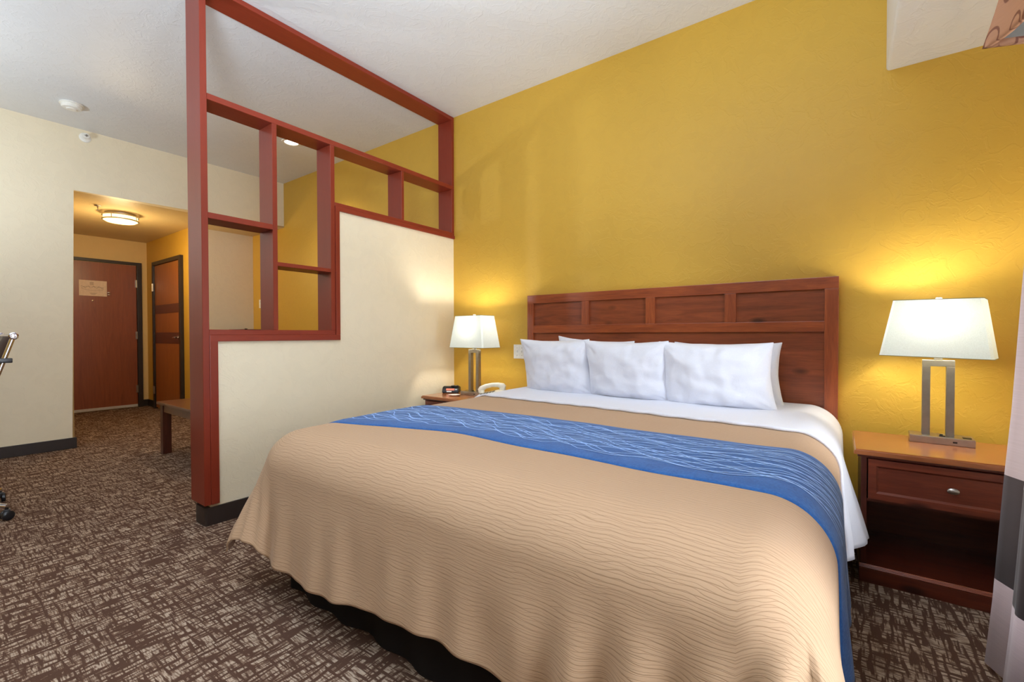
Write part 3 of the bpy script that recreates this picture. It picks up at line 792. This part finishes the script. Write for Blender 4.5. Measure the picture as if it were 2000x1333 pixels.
# ------------------------------------------------------------------ pillows
def pillow(name, label, cx, cy, cz, w, h, t, lean, rz=0, seed=0, group='white pillows against the headboard'):
    bm = bmesh.new(); nx, nz = 46, 34
    rows = {}
    for side in (0, 1):
        for i in range(nx+1):
            for j in range(nz+1):
                a = -1+2*i/nx; b = -1+2*j/nz
                edge = (i in (0, nx)) or (j in (0, nz))
                if edge and side == 1: rows[1, i, j] = rows[0, i, j]; continue
                # outline with pointed corners and pulled-in sides
                x = a*w/2*(1-.05*(1-abs(b)**2)*abs(a)**3+.03*abs(a*b)**3); z = b*h/2*(1-.07*(1-abs(a)**2)*abs(b)**3+.04*abs(a*b)**3)
                f = ((1-abs(a)**2.6)*(1-abs(b)**2.6))
                th = t/2*max(0, f)**.55
                q = Vector((a*2.2+seed*7, b*2.2, side*3+seed))
                crease = noise.noise(q*1.4)*.014 + noise.noise(Vector((a*7+seed, b*2.5, 5+side)))*.005 + .5*abs(noise.noise(Vector((a*4+b*3+seed, b*4-a*2, 7))))*.006
                # wrinkles radiating from the corners
                rad = 0
                for ca in (-1, 1):
                    for cb in (-1, 1):
                        ang = math.atan2((b-cb)*h, (a-ca)*w); dist = math.hypot((a-ca)*w, (b-cb)*h)
                        rad += .010*math.sin(ang*15+seed*2+ca)*math.exp(-(dist/.16)**2)*min(1, dist/.05)
                y = (th+(crease+rad)*min(1, f*4)) * (-1 if side == 0 else 1)
                if edge: y = .006*math.sin(a*9+seed)+.006*math.sin(b*8+seed)
                sagx = 1+.04*max(0, -b)
                rows[side, i, j] = bm.verts.new((x*sagx, y-.02*max(0, -b)*f, z))
    for side in (0, 1):
        for i in range(nx):
            for j in range(nz):
                q = [rows[side, i, j], rows[side, i+1, j], rows[side, i+1, j+1], rows[side, i, j+1]]
                if side: q = q[::-1]
                bm.faces.new(q)
    bmesh.ops.rotate(bm, verts=bm.verts, cent=(0, 0, -h/2), matrix=Matrix.Rotation(-lean, 3, 'X'))
    o = obj(name, bm, M['linen'], None, True); o.location = (cx, cy, cz+h/2); o.rotation_euler = (0, 0, rz)
    md = o.modifiers.new('sub', 'SUBSURF'); md.levels = 1; md.render_levels = 1
    for p in o.data.polygons: p.use_smooth = True
    return tag(o, label, 'pillow', group)
ZP = ZT+.012
pillow('pillow', 'leftmost front white pillow leaning on the headboard', 1.30, -.33, ZP-.016, .515, .388, .17, -.28, .03, 1)
pillow('pillow', 'middle front white pillow leaning on the headboard', 1.795, -.335, ZP-.016, .53, .382, .18, -.28, -.02, 2)
pillow('pillow', 'rightmost and largest-looking front white pillow leaning on the headboard', 2.287, -.34, ZP-.016, .565, .378, .19, -.28, -.02, 3)
pb = pillow('pillow', 'white pillow mostly hidden behind the two left front pillows', 1.475, -.155, ZP-.012, .56, .375, .12, -.12, 0, 4)
pb.rotation_euler[1] = .06
pillow('pillow', 'white pillow peeking out to the right behind the rightmost front pillow', 2.30, -.165, ZP-.012, .56, .355, .12, -.12, 0, 5)

# ------------------------------------------------------------------ nightstands
def nightstand(label, cx, yb, group=None):
    t = thing('nightstand', label, 'nightstand', (cx, yb-.23, 0))
    w = .283; yf = .215   # body half width, front at -yf (local y, back at +.23)
    def p(name, bm, mat, parent=None, smooth=False): return obj(name, bm, mat, parent or t, smooth)
    bm = bmesh.new(); bm_prism(bm, [(-.308, -.236), (.308, -.236), (.308, .23), (-.308, .23)], .545, .567, 'z')
    es = [e for e in bm.edges if all(v.co.z > .566 for v in e.verts)]
    bmesh.ops.bevel(bm, geom=es, offset=.006, segments=3, affect='EDGES'); p('top', bm, M['top_wood'])
    bm = bmesh.new(); bm_box(bm, (-.296, -.226, .533), (.296, .226, .545), .004); p('top_moulding', bm, M['mahog_x'])
    for s in (-1, 1):
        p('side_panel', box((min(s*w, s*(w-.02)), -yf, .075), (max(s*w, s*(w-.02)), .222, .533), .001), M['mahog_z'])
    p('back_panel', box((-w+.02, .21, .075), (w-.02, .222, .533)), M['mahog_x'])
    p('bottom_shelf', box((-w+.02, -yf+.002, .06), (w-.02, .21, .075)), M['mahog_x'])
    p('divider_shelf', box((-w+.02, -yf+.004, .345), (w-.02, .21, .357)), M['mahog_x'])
    bm = bmesh.new(); bm_box(bm, (-.288, -.23, 0), (.288, .225, .0595), .002); p('plinth', bm, M['mahog_x'])
    bm = bmesh.new(); 
    for k in range(3): bm_tube(bm, [(-.287, -.2235+.004*k, .062+.004*k), (.287, -.2235+.004*k, .062+.004*k)], .0035, 6)
    p('plinth_bead', bm, M['cherry_x'], smooth=True)
    bm = bmesh.new()
    x0, x1, z0, z1 = -w+.024, w-.024, .361, .529
    O = [(x0, z0), (x1, z0), (x1, z1), (x0, z1)]; m_ = .026
    I = [(x0+m_, z0+m_), (x1-m_, z0+m_), (x1-m_, z1-m_), (x0+m_, z1-m_)]; e2 = .034
    I2 = [(x0+e2, z0+e2), (x1-e2, z0+e2), (x1-e2, z1-e2), (x0+e2, z1-e2)]
    ya, yb_, yc = -.232, -.232, -.224
    A = [bm.verts.new((a, ya, b)) for a, b in O]; B = [bm.verts.new((a, ya, b)) for a, b in I]; D = [bm.verts.new((a, yc, b)) for a, b in I2]; E_ = [bm.verts.new((a, -.21, b)) for a, b in O]
    for i in range(4):
        j = (i+1) % 4
        bm.faces.new((A[i], A[j], B[j], B[i])); bm.faces.new((B[i], B[j], D[j], D[i])); bm.faces.new((A[j], A[i], E_[i], E_[j]))
    bm.faces.new(D); bm.faces.new(E_[::-1])
    dr = p('drawer', bm, M['drawer_wood'])
    bm = bmesh.new(); bm_lathe(bm, [(.004, -.224), (.006, -.232), (.006, -.240), (.012, -.243), (.017, -.247), (.016, -.252), (.009, -.256), (.002, -.2565)], 24, (0, 0, .447), 'y')
    for v in bm.verts: v.co.z = .447+(v.co.z-.447)*.72; v.co.x *= 1.1
    p('drawer_knob', bm, M['nickel'], dr, True)
    return t
nsr = nightstand('cherry nightstand with one drawer and open shelf right of the bed', 3.192, -.103)
nsr['group'] = 'cherry nightstands beside the bed'
nsl = nightstand('cherry nightstand in the corner between half wall and bed', .392, -.013)
nsl['group'] = 'cherry nightstands beside the bed'

# ------------------------------------------------------------------ table lamps
ZN = .5675
def lamp(label, loc, rz, shade_rz, base_dx=0.0, tilt=0.0):
    t = thing('table_lamp', label, 'lamp', loc, rz)
    def p(name, bm, mat, parent=None, smooth=False): return obj(name, bm, mat, parent or t, smooth)
    b0 = p('base', box((base_dx-.107, -.055, 0), (base_dx+.107, .055, .032), .003), M['nickel'])
    bm = bmesh.new(); bm_box(bm, (base_dx-.006, -.03, .032), (base_dx+.014, -.012, .035), .001); bm_box(bm, (base_dx-.004, -.026, .035), (base_dx+.006, -.016, .041), .001); p('rocker_switch', bm, M['black_plastic'], b0)
    p('power_outlet', box((base_dx+.07, -.03, .032), (base_dx+.098, .0, .035), .001), M['black_plastic'], b0)
    p('usb_port', box((base_dx+.036, -.0565, .011), (base_dx+.05, -.055, .018)), M['black_plastic'], b0)
    bm = bmesh.new()
    bm_box(bm, (-.054, -.016, .032), (-.026, .016, .345), .0015); bm_box(bm, (.026, -.016, .032), (.054, .016, .345), .0015)
    bm_box(bm, (-.054, -.016, .345), (.054, .016, .373), .0015); bm_box(bm, (-.014, -.012, .373), (.014, .012, .392), .001)
    p('stem', bm, M['nickel_dark'])
    bm = bmesh.new(); bm_tube(bm, [(0, 0, .392), (0, 0, .43)], .012, 12); p('socket', bm, M['nickel'], smooth=True)
    bm = bmesh.new(); bm_lathe(bm, [(.012, .43), (.014, .45), (.028, .485), (.03, .505), (.022, .528), (.004, .538)], 20); p('bulb', bm, M['bulb'], smooth=True)
    # shade: tapered rectangle, open top and bottom
    zb, zt = .388, .645; B = (.187, .11); Tt = (.148, .083)
    rot = Matrix.Translation((0, 0, .645)) @ Matrix.Rotation(tilt, 4, 'Y') @ Matrix.Rotation(shade_rz-rz, 4, 'Z') @ Matrix.Translation((0, 0, -.645))
    bm = bmesh.new()
    def ring(hw, hd, z, r=.010):
        P = rrect(-hw, hw, -hd, hd, r, 1); return [bm.verts.new((a, b, z)) for a, b in P]
    ro = []
    for k in range(9):
        f = k/8; ro.append(ring(B[0]+(Tt[0]-B[0])*f, B[1]+(Tt[1]-B[1])*f, zb+(zt-zb)*f))
    nn = len(ro[0])
    for a in range(8):
        for i in range(nn): bm.faces.new((ro[a][i], ro[a][(i+1) % nn], ro[a+1][(i+1) % nn], ro[a+1][i]))
    bmesh.ops.transform(bm, matrix=rot, verts=bm.verts)
    sh = p('lamp_shade', bm, M['shade'])
    for (hw, hd, z) in ((B[0], B[1], zb), (Tt[0], Tt[1], zt)):
        bm = bmesh.new()
        P = [Vector((a, b, z)) for a, b in rrect(-hw, hw, -hd, hd, .010, 1)]
        for i in range(len(P)):
            q, w = P[i], P[(i+1) % len(P)]
            if (w-q).length > 1e-4: bm_tube(bm, [q, w], .0016, 5)
        bmesh.ops.transform(bm, matrix=rot, verts=bm.verts); p('shade_trim', bm, M['shade_trim'], sh)
    bm = bmesh.new()
    bm_tube(bm, [(0, -Tt[1], zt-.006), (0, Tt[1], zt-.006)], .0018, 6); bm_tube(bm, [(-Tt[0], 0, zt-.006), (Tt[0], 0, zt-.006)], .0018, 6)
    pts = [(-.012, 0, .43), (-.045, 0, .48), (-.045, 0, .57), (0, 0, zt-.006), (.045, 0, .57), (.045, 0, .48), (.012, 0, .43)]; bm_tube(bm, pts, .0018, 6)
    bmesh.ops.transform(bm, matrix=rot, verts=bm.verts); p('shade_harp', bm, M['nickel'])
    bm = bmesh.new(); bm_lathe(bm, [(.003, zt-.006), (.008, zt), (.012, zt+.006), (.012, zt+.012), (.008, zt+.016), (.001, zt+.017)], 16); p('finial', bm, M['chrome'], smooth=True)
    ld = bpy.data.lights.new('lamp_bulb_light', 'POINT'); ld.energy = 10; ld.color = (1, .95, .84); ld.shadow_soft_size = .035
    lo = bpy.data.objects.new('lamp_bulb_light', ld); C.objects.link(lo); lo.parent = t; lo.location = (0, 0, .56); t['group'] = 'table lamps on the nightstands'
    return t
lamp('lit table lamp with white shade on the right nightstand', (3.192, -.205, ZN), math.radians(-3), math.radians(-14), .01, math.radians(1.2))
lamp('lit table lamp with white shade in the corner on the left nightstand', (.42, -.205, ZN), 0, math.radians(-2), 0)

# clock radio
ck = thing('clock_radio', 'small black clock radio with red display on the left nightstand', 'clock', (.155, -.20, ZN), math.radians(30))
def cp(name, bm, mat, smooth=False, root=None): return obj(name, bm, mat, root or ck, smooth)
bm = bmesh.new()
prof = [(-.045, 0), (.045, 0), (.05, .02), (.045, .045), (.02, .055), (-.02, .052), (-.04, .035), (-.05, .012)]
bm_prism(bm, prof, -.07, .07, 'x')
bmesh.ops.bevel(bm, geom=list(bm.edges), offset=.004, segments=2, affect='EDGES')
cp('body', bm, M['black_plastic'], True)
def onface(x0, x1, f0, f1, th):
    a = Vector((0, -.05, .012)); b = Vector((0, -.04, .035)); d = b-a; nrm = Vector((0, -d.z, d.y)).normalized()
    bm = bmesh.new(); vs = []
    for n_ in (0, th):
        for (x, f) in ((x0, f0), (x1, f0), (x1, f1), (x0, f1)): vs.append(bm.verts.new(Vector((x, 0, 0))+a+d*f+nrm*n_))
    bm.faces.new(vs[:4][::-1]); bm.faces.new(vs[4:])
    for i in range(4): bm.faces.new((vs[i], vs[(i+1) % 4], vs[4+(i+1) % 4], vs[4+i]))
    return bm
cp('display', onface(-.035, .035, .5, 1.15, .0015), M['display'])
cp('label_strip', onface(-.03, .012, -.1, .3, .0012), M['white_plastic'])
for x in (.045, .055): cp('button', onface(x-.004, x+.003, .6, 1.0, .003), M['nickel'])
bm = bmesh.new(); bm_lathe(bm, [(.004, .05), (.03, .053), (.034, .057), (.03, .061), (.004, .062)], 24, (.03, .0, 0)); cp('snooze_button', bm, M['black_plastic'], True)

# oval dish and telephone
ds = bmesh.new(); bm_lathe(ds, [(.003, 0), (.03, 0), (.045, .006), (.048, .010), (.044, .009), (.03, .004), (.003, .003)], 32)
for v in ds.verts: v.co.x *= 1.0; v.co.y *= .7
o = obj('oval_dish', ds, M['white_plastic'], None, True); o.location = (.315, -.335, ZN); o.rotation_euler = (0, 0, .6)
tag(o, 'flat white oval dish in front of the lamp on the left nightstand', 'dish')
ph = thing('telephone', 'white desk telephone beside the left lamp next to the bed', 'telephone', (.625, -.25, ZN), math.radians(-62))
def pp_(name, bm, mat, smooth=True): return obj(name, bm, mat, ph, smooth)
bm = bmesh.new(); bm_prism(bm, [(-.10, 0), (.10, 0), (.10, .055), (.06, .058), (-.10, .022)], -.085, .085, 'x')
bmesh.ops.bevel(bm, geom=list(bm.edges), offset=.006, segments=3, affect='EDGES'); pp_('phone_base', bm, M['ivory_plastic'])
bm = bmesh.new(); sl = (.058-.022)/.16
for a in range(3):
    for b in range(5):
        y = -.075+b*.024; z = .022+(y+.10)*sl
        bm_box(bm, (.0+a*.024, y, z-.002), (.016+a*.024, y+.014, z+.006), .0015)
pp_('keypad', bm, M['grey_button'])
bm = bmesh.new()
pts = [(-.05, -.10, .045), (-.05, -.085, .062), (-.05, -.05, .082), (-.05, 0, .094), (-.05, .05, .095), (-.05, .085, .086), (-.05, .10, .072)]
bm_tube(bm, pts, [.020, .024, .019, .017, .019, .025, .021], 14)
bm_lathe(bm, [(.024, .028), (.026, .045), (.02, .06)], 20, (-.05, -.085, 0)); bm_lathe(bm, [(.024, .055), (.026, .07), (.02, .088)], 20, (-.05, .085, 0))
pp_('handset', bm, M['ivory_plastic'])
bm = bmesh.new(); pts = [(-.05, -.11, .04)] + [(-.075+.008*math.cos(k*1.2), -.115+.0022*k, .02+.008*math.sin(k*1.2)) for k in range(60)]
bm_tube(bm, pts, .002, 5); pp_('cord', bm, M['ivory_plastic'])

# ------------------------------------------------------------------ curtain, valance
def cur_edge(z):
    T_ = [(0, -.945), (.26, -1.035), (.66, -1.14), (.85, -1.20), (1.18, -1.275), (1.455, -1.345), (2.1, -1.46)]
    for (a, b), (c, d) in zip(T_, T_[1:]):
        if z <= c: return b+(d-b)*(z-a)/(c-a)
    return T_[-1][1]
bm = bmesh.new(); rows = []
zs = lin(.02, 2.30, 70)
for z in zs:
    row = []; e = cur_edge(z)
    for j in range(90):
        s = j/89; y = e-(s)*(.95-.12*z)
        amp = .045*(1-.25*z/2.2)
        x = 3.205+.02*(1-math.cos(s*26))+.006*math.sin(s*61)*smooth01(s*6)+.10*smooth01((z-1.3)/.7)
        if s < .03: x += .03*(1-s/.03)**2
        row.append(bm.verts.new((x, y, z)))
    rows.append(row)
for a in range(len(rows)-1):
    for j in range(89): bm.faces.new((rows[a][j], rows[a][j+1], rows[a+1][j+1], rows[a+1][j]))
cu = obj('curtain', bm, M['curtain'], None, True); 
for p in cu.data.polygons: p.use_smooth = True
tag(cu, 'floor-length taupe satin curtain with a wide dark band at the right edge', 'curtain')
rod = thing('curtain_rod', 'metal curtain rod hidden behind the brown valance', 'curtain rod', (3.27, -2.9, 2.32))
bm = bmesh.new(); bm_tube(bm, [(3.27, -4.8, 2.312), (3.27, -1.1, 2.312)], .011, 12); wpart(rod, 'rod', bm, M['nickel'], True)
for y in (-4.7, -2.9, -1.2): wpart(rod, 'bracket', box((3.262+.012, y-.012, 2.312), (XR-.001, y+.012, 2.33)), M['nickel'])

va_ = thing('window_valance', 'brown swirl-patterned fabric valance above the window', 'valance', (3.3, -2.8, 2.1))
bm = bmesh.new(); ring = []
def vbot(s):   # bottom edge along the front from the far end s=0
    y = -.915-s
    x = 3.198+.055*(1-math.exp(-s*14))+.05*(1-math.exp(-s*2))
    z = 1.979
    return Vector((x, y, z))
ns = 60
rows = []
for k in range(ns+1):
    s = 3.9*(k/ns)**1.6; b_ = vbot(s)
    top = Vector((3.262+.02*(1-math.exp(-s*3)), b_.y-.012*0, 2.385))
    rows.append([bm.verts.new(b_.lerp(top, f)+Vector((.015*math.sin(f*PI), 0, 0))) for f in [0, .045]+lin(.13, 1, 8)])
ret = []
for k in range(1, 12):     # end return to the wall
    f = k/11; b0 = vbot(0); x = b0.x+(XR-.004-b0.x)*f
    b_ = Vector((x, b0.y, b0.z-.07*f)); xt = 3.262+(XR-.004-3.262)*f
    ret.append([bm.verts.new(b_.lerp(Vector((xt, b0.y, 2.385)), g_)) for g_ in [0, .045]+lin(.13, 1, 8)])
allr = ret[::-1]+rows
for a in range(len(allr)-1):
    for j in range(9): bm.faces.new((allr[a][j], allr[a][j+1], allr[a+1][j+1], allr[a+1][j])).material_index = 2 if j == 0 else 0
vo = wpart(va_, 'fabric', bm, [M['valance_lining'], M['valance'], M['valance'], M['valance']], True)
md = vo.modifiers.new('thickness', 'SOLIDIFY'); md.thickness = .012; md.offset = 1; md.material_offset = 1; md.material_offset_rim = 1
for p in vo.data.polygons: p.use_smooth = True

# ------------------------------------------------------------------ lights
def area(name, loc, rot, sx, sy, e, col):
    d = bpy.data.lights.new(name, 'AREA'); d.shape = 'RECTANGLE'; d.size = sx; d.size_y = sy; d.energy = e; d.color = col
    o = bpy.data.objects.new(name, d); C.objects.link(o); o.location = loc; o.rotation_euler = rot; return o
def point(name, loc, e, col, r=.05):
    d = bpy.data.lights.new(name, 'POINT'); d.energy = e; d.color = col; d.shadow_soft_size = r
    o = bpy.data.objects.new(name, d); C.objects.link(o); o.location = loc; return o
# daylight entering through window_1
area('window_daylight', (XR+.45, (WY0+WY1)/2, (WZ0+WZ1)/2-.15), (0, math.radians(112), 0), 1.8, 1.7, 135, (.82, .90, 1))
# hall light
point('hall_fixture_light', (hx, hy, HC-.42), 17, (1, .76, .40), .10)
# added uplight stand out of view, put in to brighten the ceiling
tc = thing('added_uplight', 'added metal uplight out of view that brightens the ceiling', 'lamp', (-1.6, -3.7, 0))
bm = bmesh.new(); bm_lathe(bm, [(.14, 0), (.14, .012), (.03, .03), (.012, .04)], 32, (-1.6, -3.7, 0)); wpart(tc, 'base', bm, M['nickel'], True)
bm = bmesh.new(); bm_lathe(bm, [(.012, .04), (.012, 1.72)], 16, (-1.6, -3.7, 0)); wpart(tc, 'pole', bm, M['nickel'], True)
bm = bmesh.new(); bm_lathe(bm, [(.012, 1.72), (.06, 1.73), (.14, 1.78), (.17, 1.84), (.165, 1.84), (.13, 1.79), (.05, 1.745), (.012, 1.74)], 40, (-1.6, -3.7, 0), 'z', False); wpart(tc, 'bowl', bm, M['nickel'], True)
point('added_uplight_fill', (-1.6, -3.7, 1.86), 72, (.80, .90, 1), .06)
# added fill without a fixture, aimed up to brighten ceiling and bed
area('added_ceiling_fill', (2.0, -3.15, 1.7), (math.radians(180), 0, 0), .5, .5, 118, (.76, .88, 1))
d = bpy.data.lights.new('recessed_spot', 'SPOT'); d.energy = 60; d.color = (1, .86, .62); d.spot_size = math.radians(120); d.spot_blend = .8; d.shadow_soft_size = .06
o = bpy.data.objects.new('recessed_spot', d); C.objects.link(o); o.location = (-1.669, -.601, H-.02)

w = bpy.data.worlds.new('world'); bpy.context.scene.world = w; w.use_nodes = True
nt = w.node_tree; bg = nt.nodes['Background']
sky = nt.nodes.new('ShaderNodeTexSky'); sky.sky_type = 'HOSEK_WILKIE'; sky.turbidity = 3; sky.sun_direction = (.3, .3, .9)
nt.links.new(sky.outputs[0], bg.inputs[0]); bg.inputs[1].default_value = .8

s = bpy.context.scene
s.view_settings.view_transform = 'Standard'; s.view_settings.look = 'None'; s.view_settings.gamma = 1
s.view_settings.exposure = 0.36
try: s.view_settings.use_curve_mapping = False
except Exception: pass
s.cycles.max_bounces = 10; s.cycles.diffuse_bounces = 6; s.cycles.use_denoising = True
s.cycles.sample_clamp_indirect = 6; s.cycles.caustics_reflective = False; s.cycles.caustics_refractive = False
